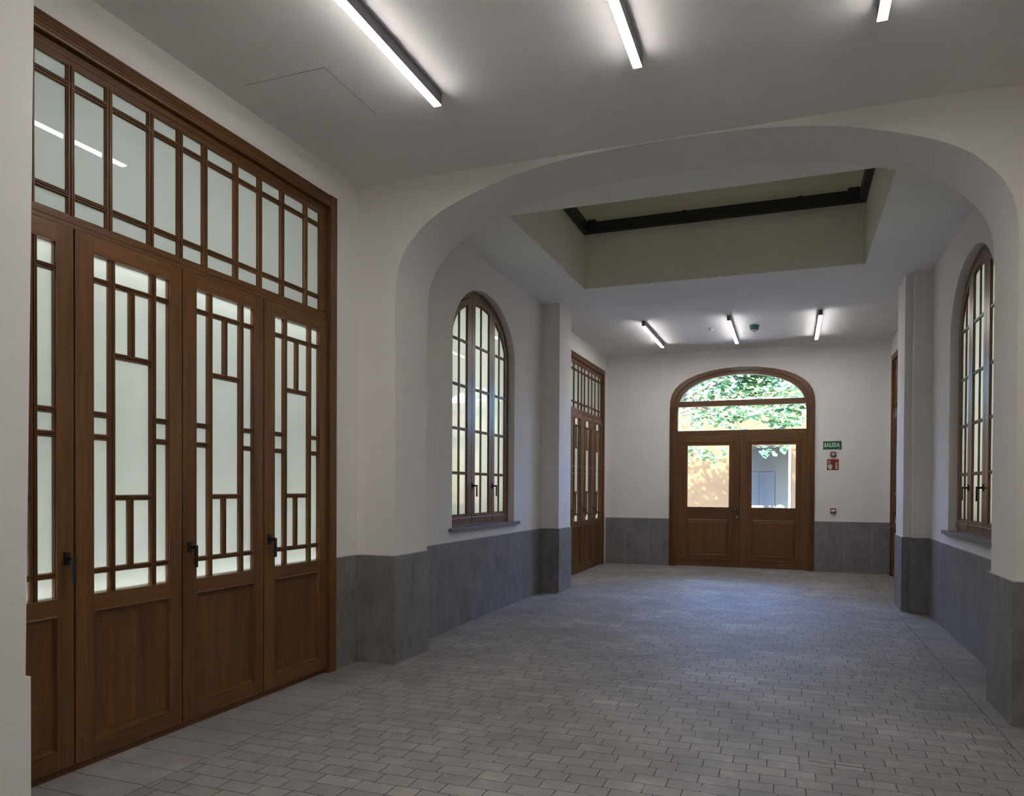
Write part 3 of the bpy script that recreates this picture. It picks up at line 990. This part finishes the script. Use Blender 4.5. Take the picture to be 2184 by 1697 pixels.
for x, y, lb in ((-2.190, 11.79, 'lit strip lamp on the far ceiling, nearest the far left doors'),
                 (-0.895, 11.83, 'lit strip lamp on the far ceiling, between the white detector and the green sounder'),
                 (0.402, 11.90, 'lit strip lamp on the far ceiling, to the right of the green sounder')):
    ceiling_light(x, y, y + 1.89, ZB, lb, gr, M_LAMP_FAR)

def lathe(b, c, prof, n=28, axis='z', mis=None):
    rings = []
    for r, h in prof:
        ring = []
        for k in range(n):
            t = 2 * math.pi * k / n
            if axis == 'z':
                ring.append(b.bm.verts.new((c[0] + r * math.cos(t), c[1] + r * math.sin(t), c[2] + h)))
            else:
                ring.append(b.bm.verts.new((c[0] + r * math.cos(t), c[1] - h, c[2] + r * math.sin(t))))
        rings.append(ring)
    for q, (A, B_) in enumerate(zip(rings[:-1], rings[1:])):
        b.mi = mis[q] if mis else 0
        for j in range(n):
            b.face([A[j], A[(j + 1) % n], B_[(j + 1) % n], B_[j]])
    b.face(rings[0]); b.face(rings[-1])

root = empty('smoke_detector', (-1.242, 12.70, ZB), 'small white round detector on the far ceiling, left of the middle lamp', 'detector')
b = MB(); lathe(b, (-1.242, 12.70, ZB), [(0.052, 0), (0.052, -0.010), (0.046, -0.016)], 28)
b.build('base', M_WHITEP, root)
b = MB(); lathe(b, (-1.242, 12.70, ZB), [(0.034, -0.014), (0.032, -0.030), (0.022, -0.042), (0.008, -0.045)], 28)
b.build('sensor', M_WHITEP, root)
root = empty('alarm_sounder', (-0.562, 12.70, ZB), 'green round alarm sounder on the far ceiling, right of the middle lamp', 'alarm')
b = MB(); lathe(b, (-0.562, 12.70, ZB), [(0.075, 0), (0.075, -0.022), (0.070, -0.026), (0.070, -0.060), (0.062, -0.072)], 32)
b.build('body', M_GREENP, root)
b = MB(); lathe(b, (-0.562, 12.70, ZB), [(0.058, -0.068), (0.050, -0.085), (0.036, -0.095), (0.010, -0.098)], 28)
b.build('lens', M_LENS, root)

# ceiling hatch, only its joint shows
hx0, hx1, hy0, hy1 = -3.296, -2.695, 3.907, 4.518
root = empty('ceiling_hatch', ((hx0 + hx1) / 2, (hy0 + hy1) / 2, ZA), 'square access hatch flush in the front ceiling, shown by its hairline joint', 'hatch')
b = MB(); b.box(hx0 + 0.002, hx1 - 0.002, hy0 + 0.002, hy1 - 0.002, ZA - 0.0003, ZA + 0.002)
b.build('panel', M_CEIL, root)
b = MB()
for q in ((hx0, hx1, hy0 - 0.001, hy0 + 0.001), (hx1 - 0.001, hx1 + 0.001, hy0, hy1)):
    b.box(*q, ZA - 0.0006, ZA + 0.001)
b.build('joint', M_DARKGAP, root)

# steel frame inside the light shaft
root = empty('steel_frame', ((SX0 + SX1) / 2, (SY0 + SY1) / 2, 4.86), 'black steel frame of beams fixed round the inside of the light shaft', 'frame')
zb0, zb1 = 4.863, 5.000
t = 0.012; fl = 0.06
def lbeam(q, f_lo):
    b = MB()
    b.box(*q, zb0, zb1, 0.002)
    b.box(*f_lo, zb0, zb0 + t, 0.002)
    b.box(*f_lo, zb1 - t, zb1, 0.002)
    b.build('beam', M_STEEL, root)
lbeam((SX0, SX1, SY1 - 0.004 - t - fl, SY1 - 0.004 - fl), (SX0, SX1, SY1 - 0.004 - fl, SY1 - 0.004))
lbeam((SX0 + fl, SX0 + fl + t, SY0, SY1 - fl - t), (SX0, SX0 + fl, SY0, SY1 - fl - t))
lbeam((SX1 - fl - t, SX1 - fl, SY0, SY1 - fl - t), (SX1 - fl, SX1, SY0, SY1 - fl - t))
lbeam((SX0 + fl + t, SX1 - fl - t, SY0 + fl, SY0 + fl + t), (SX0 + fl + t, SX1 - fl - t, SY0, SY0 + fl))
for q in ((SX0 + fl + t, SX0 + fl + t + 0.11, SY1 - fl - t - 0.012, SY1 - fl - t - 0.004, zb1 - 0.01, zb1 + 0.028),
          (SX1 - fl - t - 0.13, SX1 - fl - t, SY1 - fl - t - 0.012, SY1 - fl - t - 0.004, zb1 - 0.01, zb1 + 0.030),
          (-1.30, -1.255, SY1 - fl - t, SY1 - fl - t + 0.012, zb1 - 0.004, zb1 + 0.012),
          (0.06, 0.11, SY1 - fl - t, SY1 - fl - t + 0.012, zb1 - 0.004, zb1 + 0.012)):
    b = MB(); b.box(*q, 0.001)
    b.build('bracket', M_STEEL, root)

# ---- SALIDA sign
def text_mesh(body, size, loc, parent, mat, name, offset=0.0, sx=1.0):
    c = bpy.data.curves.new(name, 'FONT')
    c.body = body
    c.size = size
    c.offset = offset
    c.extrude = 0.0006
    c.space_character = 1.12
    c.align_x = 'CENTER'; c.align_y = 'CENTER'
    o = bpy.data.objects.new(name + '_tmp', c)
    COL.objects.link(o)
    dg = bpy.context.evaluated_depsgraph_get()
    me = bpy.data.meshes.new_from_object(o.evaluated_get(dg))
    bpy.data.objects.remove(o)
    me.transform(Matrix.Diagonal((sx, 1, 1, 1)))
    me.transform(Matrix.Rotation(math.pi / 2, 4, 'X'))
    me.materials.clear(); me.materials.append(mat)
    m = bpy.data.objects.new(name, me)
    COL.objects.link(m)
    m.parent = parent
    m.location = Vector(loc) - parent.location
    return m
sx, sz = 0.718, 2.3085
root = empty('exit_sign', (sx, YE, sz), 'green wall sign reading SALIDA, right of the exit door', 'sign')
b = MB(ENDW(YE)); b.box(sx - 0.155, sx + 0.155, 0, 0.004, sz - 0.075, sz + 0.075, 0.001)
b.build('sign_board', M_GREEN, root)
text_mesh('SALIDA', 0.099, (sx - 0.008, YE - 0.0048, sz + 0.004), root, M_PALE, 'lettering', 0.006, 0.745)
b = MB(ENDW(YE)); b.box(sx + 0.095, sx + 0.128, 0.004, 0.0046, sz - 0.054, sz - 0.049); b.box(sx + 0.108, sx + 0.114, 0.004, 0.0046, sz - 0.048, sz - 0.043)
b.build('small_print', M_PALE, root)

# ---- fire alarm beacon under it
ax, az = 0.734, 2.143
root = empty('alarm_beacon', (ax, YE, az), 'dark red rounded alarm beacon with a clear lens, under the green sign', 'alarm')
def squircle(b, cx, cz, r, dd, n=32, p=3.0):
    vs = []
    for k in range(n):
        t = 2 * math.pi * k / n
        c, s = math.cos(t), math.sin(t)
        q = (abs(c) ** p + abs(s) ** p) ** (-1 / p)
        vs.append(b.v((cx + r * q * c, dd, cz + r * q * s)))
    return vs
b = MB(ENDW(YE))
rs = [squircle(b, ax, az, r, d) for r, d in ((0.050, 0), (0.052, 0.01), (0.051, 0.036), (0.046, 0.044), (0.038, 0.045), (0.036, 0.036))]
for A, B_ in zip(rs[:-1], rs[1:]):
    for j in range(32): b.face([A[j], A[(j + 1) % 32], B_[(j + 1) % 32], B_[j]])
b.face(rs[-1])
b.build('housing', M_REDP, root)
b = MB(); lathe(b, (ax, YE, az), [(0.036, 0.034), (0.034, 0.046), (0.026, 0.056), (0.012, 0.061), (0.003, 0.062)], 28, 'y')
b.build('lens', M_LENS, root)

# ---- red fire alarm sign with hand and flames
fx, fz, fs = 0.730, 1.957, 0.099
root = empty('fire_alarm_sign', (fx, YE, fz), 'square red sign with a pressing hand and flames, below the beacon', 'sign')
b = MB(ENDW(YE)); b.box(fx - fs, fx + fs, 0, 0.004, fz - fs, fz + fs, 0.001)
b.build('sign_board', M_RED, root)
def polys(name, lists, mat):
    b = MB(ENDW(YE))
    for L in lists:
        b.prism([(fx + (x - 0.5) * 2 * fs, fz + (0.5 - y) * 2 * fs) for x, y in L], 'd', 0.0035, 0.0047)
    b.build(name, mat, root)
# picture frame of the sign: 0..1 right, 0..1 down
hand = [(0.155, 0.33), (0.205, 0.33), (0.215, 0.50), (0.265, 0.475), (0.33, 0.485), (0.385, 0.51), (0.435, 0.535), (0.455, 0.58), (0.45, 0.70), (0.43, 0.80), (0.41, 0.90), (0.37, 0.925), (0.20, 0.925), (0.155, 0.87), (0.105, 0.78), (0.07, 0.66), (0.055, 0.535), (0.09, 0.525), (0.115, 0.60), (0.145, 0.68)]
polys('hand', [hand], M_PALE)
btn = [[(0.09, 0.13), (0.31, 0.13), (0.31, 0.155), (0.09, 0.155)], [(0.09, 0.315), (0.14, 0.315), (0.14, 0.34), (0.09, 0.34)], [(0.23, 0.315), (0.31, 0.315), (0.31, 0.34), (0.23, 0.34)],
       [(0.09, 0.155), (0.115, 0.155), (0.115, 0.315), (0.09, 0.315)], [(0.285, 0.155), (0.31, 0.155), (0.31, 0.315), (0.285, 0.315)]]
dot = [(0.19 + 0.042 * math.cos(t), 0.235 + 0.042 * math.sin(t)) for t in [2 * math.pi * k / 12 for k in range(12)]]
polys('button_symbol', btn + [dot], M_PALE)
def flame(x, y, w, h, th):
    """a curved tongue: from upper left, sweeping down to the right"""
    up, dn = [], []
    for k in range(9):
        t = k / 8
        px = x + w * (t ** 0.75)
        py = y + h * (1 - (1 - t) ** 1.6)
        tk = th * math.sin(math.pi * min(1, 0.12 + t * 0.80)) + 0.003
        up.append((px + tk * 0.35, py - tk * 0.6)); dn.append((px - tk * 0.35, py + tk * 0.6))
    return up + dn[::-1]
polys('flames', [flame(0.69, 0.27, 0.20, 0.22, 0.05), flame(0.82, 0.26, 0.10, 0.17, 0.035), flame(0.68, 0.47, 0.24, 0.15, 0.05),
                 flame(0.64, 0.63, 0.28, 0.10, 0.05), flame(0.69, 0.71, 0.22, 0.10, 0.045), flame(0.70, 0.83, 0.21, 0.06, 0.05)], M_PALE)
polys('small_print', [[(0.70, 0.088), (0.90, 0.088), (0.90, 0.10), (0.70, 0.10)]], M_PALE)

# ---- manual call point
mx_, mz_ = 0.738, 1.116
root = empty('call_point', (mx_, YE, mz_), 'small red manual call point box with a white front, above the slate', 'alarm')
b = MB(ENDW(YE)); b.box(mx_ - 0.047, mx_ + 0.047, 0, 0.042, mz_ - 0.047, mz_ + 0.047, 0.006)
b.build('housing', M_REDP, root)
b = MB(ENDW(YE)); b.box(mx_ - 0.034, mx_ + 0.036, 0.041, 0.0445, mz_ - 0.008, mz_ + 0.024, 0.001)
b.build('push_plate', M_WHITEP, root)
b = MB(ENDW(YE)); b.box(mx_ + 0.002, mx_ + 0.020, 0.041, 0.0445, mz_ - 0.034, mz_ - 0.026, 0.001)
b.build('label_plate', M_WHITEP, root)

# ================================================================= COURTYARD BEYOND THE EXIT DOOR
def ochre():
    m, n, out = new_mat('ochre render')
    p = principled(n, out, (0.066, 0.030, 0.0085), 0.9, 0.2)
    a = noise(n, coords(n), 1.4, 5)
    r = ramp(n, a.outputs[0], [(0.3, (0.058, 0.026, 0.007)), (0.7, (0.076, 0.037, 0.0115))])
    n.links.new(r.outputs[0], p.inputs['Base Color'])
    bump(n, p, noise(n, coords(n), 40, 4).outputs[0], 0.2, 0.006)
    return m
M_OCHRE = ochre()
M_GREYW = plaster('grey weathered render', (0.20, 0.175, 0.135), 30, 0.2)
M_WHITEW = flat('white painted stone', (0.8, 0.8, 0.8), 0.7)
M_PAVE = flat('courtyard paving', (0.20, 0.185, 0.17), 0.85, 0.3, 0, 6)
def boards():
    m, n, out = new_mat('grey diagonal boards')
    p = principled(n, out, (0.42, 0.45, 0.50), 0.6, 0.3)
    g = N(n, 'ShaderNodeNewGeometry')
    s = N(n, 'ShaderNodeSeparateXYZ')
    n.links.new(g.outputs['Position'], s.inputs[0])
    u = math_node(n, 'FRACT', math_node(n, 'MULTIPLY', math_node(n, 'ADD', s.outputs[0], math_node(n, 'MULTIPLY', s.outputs[2], 0.8)), 6.0))
    r = ramp(n, u, [(0.0, (0.10, 0.094, 0.084)), (0.04, (0.10, 0.094, 0.084)), (0.07, (0.135, 0.126, 0.112)), (1.0, (0.15, 0.140, 0.125))])
    n.links.new(r.outputs[0], p.inputs['Base Color'])
    return m
M_BOARDS = boards()
FY = 22.0
b = MB(); b.box(-14, 12, YE + 0.31, FY + 3, -0.12, -0.004)
tag(b.build('ground', M_PAVE), 'pale paved courtyard ground beyond the exit door', 'ground', kind='structure')
root = empty('building', (-0.6, FY, 0), 'ochre rendered house across the courtyard with a grey recessed doorway', 'building')
b = MB()
rx0, rx1, rz = -1.56, -0.035, 2.725
b.box(-14, rx0, FY, FY + 0.4, -0.01, 4.25)
b.box(rx1, 12, FY, FY + 0.4, -0.01, 4.25)
b.box(rx0, rx1, FY, FY + 0.4, rz, 4.25)
b.box(-14, 12, FY - 0.05, FY, 3.95, 4.08)
b.build('facade', M_OCHRE, root)
b = MB()
by = FY + 2.0
b.box(rx0 - 0.1, rx1 + 0.1, by, by + 0.1, -0.01, rz + 0.2)
b.box(rx0 - 0.1, rx0, FY + 0.4, by, -0.01, rz + 0.2)
b.box(rx1, rx1 + 0.1, FY + 0.4, by, -0.01, rz + 0.2)
b.box(rx0 - 0.1, rx1 + 0.1, FY + 0.4, by, rz, rz + 0.1)
b.build('porch_walls', M_GREYW, root)
b = MB(); b.box(rx1 - 0.001, rx1 + 0.055, FY - 0.03, FY + 0.41, 0, rz + 0.002, 0.003)
b.build('doorway_trim', M_WHITEW, root)
b = MB()
dx0, dx1 = -1.30, -0.43
b.box(dx0, -0.885, by - 0.05, by, 0, 2.03, 0.004)
b.box(-0.879, dx1, by - 0.05, by, 0, 2.03, 0.004)
b.box(dx0 - 0.05, dx0, by - 0.06, by, 0, 2.08)
b.build('house_door', M_BOARDS, root)
# yellow rounded bin in front of the house
bx, byy = -0.235, 20.6
root = empty('waste_bin', (bx, byy, 0), 'yellow round topped bin outside, just showing above the right pane bottom', 'bin')
b = MB(); lathe(b, (bx, byy, 0), [(0.11, 0), (0.135, 0.02), (0.15, 0.85), (0.152, 0.86)], 28)
b.build('body', M_YELLOW, root, smooth=True)
b = MB(); lathe(b, (bx, byy, 0), [(0.158, 0.85), (0.158, 0.90), (0.145, 0.99), (0.11, 1.06), (0.06, 1.10), (0.01, 1.112)], 28)
b.build('lid', M_YELLOW, root, smooth=True)

# tree
def leaf_mat():
    m, n, out = new_mat('green leaves')
    g = N(n, 'ShaderNodeNewGeometry')
    r = N(n, 'ShaderNodeValToRGB')
    e = r.color_ramp.elements
    e[0].color = (0.05, 0.10, 0.028, 1); e[1].color = (0.14, 0.20, 0.065, 1)
    n.links.new(g.outputs['Random Per Island'], r.inputs[0])
    df = N(n, 'ShaderNodeBsdfPrincipled')
    df.inputs['Roughness'].default_value = 0.45
    n.links.new(r.outputs[0], df.inputs['Base Color'])
    t = N(n, 'ShaderNodeBsdfTranslucent')
    n.links.new(r.outputs[0], t.inputs[0])
    mx = N(n, 'ShaderNodeMixShader')
    mx.inputs[0].default_value = 0.45
    n.links.new(df.outputs[0], mx.inputs[1]); n.links.new(t.outputs[0], mx.inputs[2])
    n.links.new(mx.outputs[0], out.inputs[0])
    return m
M_LEAF = leaf_mat()
M_BARK = flat('brown bark', (0.14, 0.09, 0.055), 0.9, 0.2, 0, 30)
tx, ty = -4.6, 18.9
root = empty('tree', (tx, ty, 0), 'leafy green tree spreading across the courtyard outside the exit door', 'tree')
rng = random.Random(11)
def tube(b, pts, r0, r1, n=7):
    prev = None
    for i, p in enumerate(pts):
        p = Vector(p)
        q = Vector(pts[min(i + 1, len(pts) - 1)]) - Vector(pts[max(i - 1, 0)])
        q.normalize()
        a = q.orthogonal().normalized(); c = q.cross(a)
        r = r0 + (r1 - r0) * i / (len(pts) - 1)
        ring = [b.bm.verts.new(p + (a * math.cos(t) + c * math.sin(t)) * r) for t in [2 * math.pi * k / n for k in range(n)]]
        if prev:
            # keep the rings matched
            best = min(range(n), key=lambda s: sum((prev[k].co - ring[(k + s) % n].co).length for k in range(n)))
            ring = ring[best:] + ring[:best]
            for k in range(n): b.face([prev[k], prev[(k + 1) % n], ring[(k + 1) % n], ring[k]])
        prev = ring
b = MB(); tube(b, [(tx, ty, -0.01), (tx + 0.05, ty, 1.2), (tx + 0.2, ty - 0.1, 2.4), (tx + 0.25, ty, 3.4)], 0.17, 0.11, 10)
b.build('trunk', M_BARK, root, smooth=True)
ends = [(-2.6, 18.3, 4.4), (-1.2, 18.6, 4.6), (0.3, 18.2, 4.7), (1.3, 18.9, 4.3), (-0.2, 18.9, 3.7), (-1.4, 19.3, 3.3), (-3.4, 19.6, 4.6), (-2.2, 19.5, 4.5), (-0.5, 19.7, 4.5), (1.2, 19.4, 4.4), (-2.9, 18.6, 3.3), (0.8, 18.5, 3.5)]
bb = MB()
twigs = []
for e in ends:
    p0 = Vector((tx + 0.25, ty, rng.uniform(2.6, 3.3)))
    p3 = Vector(e)
    pts = []
    for k in range(8):
        t = k / 7
        p = p0.lerp(p3, t) + Vector((0, 0, 0.5 * math.sin(math.pi * t))) + Vector((rng.uniform(-.06, .06), rng.uniform(-.06, .06), rng.uniform(-.06, .06))) * (1 if 0 < k < 7 else 0)
        pts.append(p)
    tube(bb, pts, 0.055, 0.016, 6)
    for k in range(2, 8):
        for _ in range(4):
            s = pts[k]
            v = Vector((rng.uniform(-1, 1), rng.uniform(-0.9, 0.9), rng.uniform(-0.8, 0.5)))
            tip = s + v * rng.uniform(0.35, 0.85)
            mid_ = (s + tip) / 2 + Vector((0, 0, 0.08))
            tube(bb, [s, mid_, tip], 0.012, 0.004, 5)
            twigs.append((s, mid_, tip, 4 if tip.x < -1.6 else (44 if tip.x > -0.9 else 30)))
bb.build('branches', M_BARK, root, smooth=True)
LV, LF = [], []
def add_leaf(p, dirv, size):
    z = Vector((rng.gauss(0, .5), rng.gauss(-0.25, .5), 1)).normalized()
    y = Vector(dirv); y = (y - z * y.dot(z)).normalized()
    x = y.cross(z)
    i0 = len(LV)
    out = [(0, 0), (0.30, -0.06), (0.46, 0.22), (0.34, 0.58), (0, 1.0), (-0.34, 0.58), (-0.46, 0.22), (-0.30, -0.06)]
    for u, v in out:
        q = p + x * (u * size) + y * (v * size) + z * (-0.10 * size * abs(u) * 2 - 0.12 * size * v * v)
        LV.append(q)
    LV.append(p + y * (0.45 * size) + z * (0.03 * size))
    for k in range(8): LF.append((i0 + k, i0 + (k + 1) % 8, i0 + 8))
for s, m_, tip, cnt in twigs:
    for _ in range(cnt):
        t = rng.uniform(0.2, 1.1)
        p = s.lerp(tip, t) + Vector((rng.gauss(0, .13), rng.gauss(0, .13), rng.gauss(-0.06, .12)))
        add_leaf(p, (rng.gauss(0, .7), rng.gauss(0, .7), rng.gauss(-0.9, .3)), rng.uniform(0.08, 0.165))
# hanging sprays in front of the panes
for (x, y, z, dx, dz, k) in ((-2.45, 18.3, 2.62, 0.75, -0.35, 120), (-2.4, 18.3, 2.5, 0.15, -0.3, 24), (-2.0, 18.3, 2.45, 0.35, -0.25, 40), (-0.66, 17.6, 2.50, 0.26, -0.22, 30), (-0.35, 17.6, 2.52, 0.2, -0.05, 12), (-0.12, 17.6, 2.50, 0.05, -0.16, 12), (-1.55, 18.2, 2.6, 0.1, -0.35, 18), (-2.2, 18.2, 2.9, 0.7, -0.2, 60), (-0.3, 18.0, 2.95, 0.8, -0.1, 50), (-1.6, 18.2, 3.15, 0.9, 0.25, 90), (-0.9, 17.9, 3.3, 1.2, -0.25, 110), (-0.6, 18.4, 3.05, 1.0, 0.1, 90), (-2.3, 18.6, 3.2, 0.8, 0.2, 70)):
    for _ in range(k):
        t = rng.random()
        add_leaf(Vector((x + dx * t + rng.gauss(0, .06), y + rng.gauss(0, .15), z + dz * t + rng.gauss(0, .06))), (rng.gauss(0, .5), rng.gauss(0, .5), -1), rng.uniform(0.08, 0.14))
me = bpy.data.meshes.new('foliage')
me.from_pydata([tuple(v - Vector((tx, ty, 0))) for v in LV], [], LF)
me.materials.append(M_LEAF)
fo = bpy.data.objects.new('foliage', me)
COL.objects.link(fo)
fo.parent = root
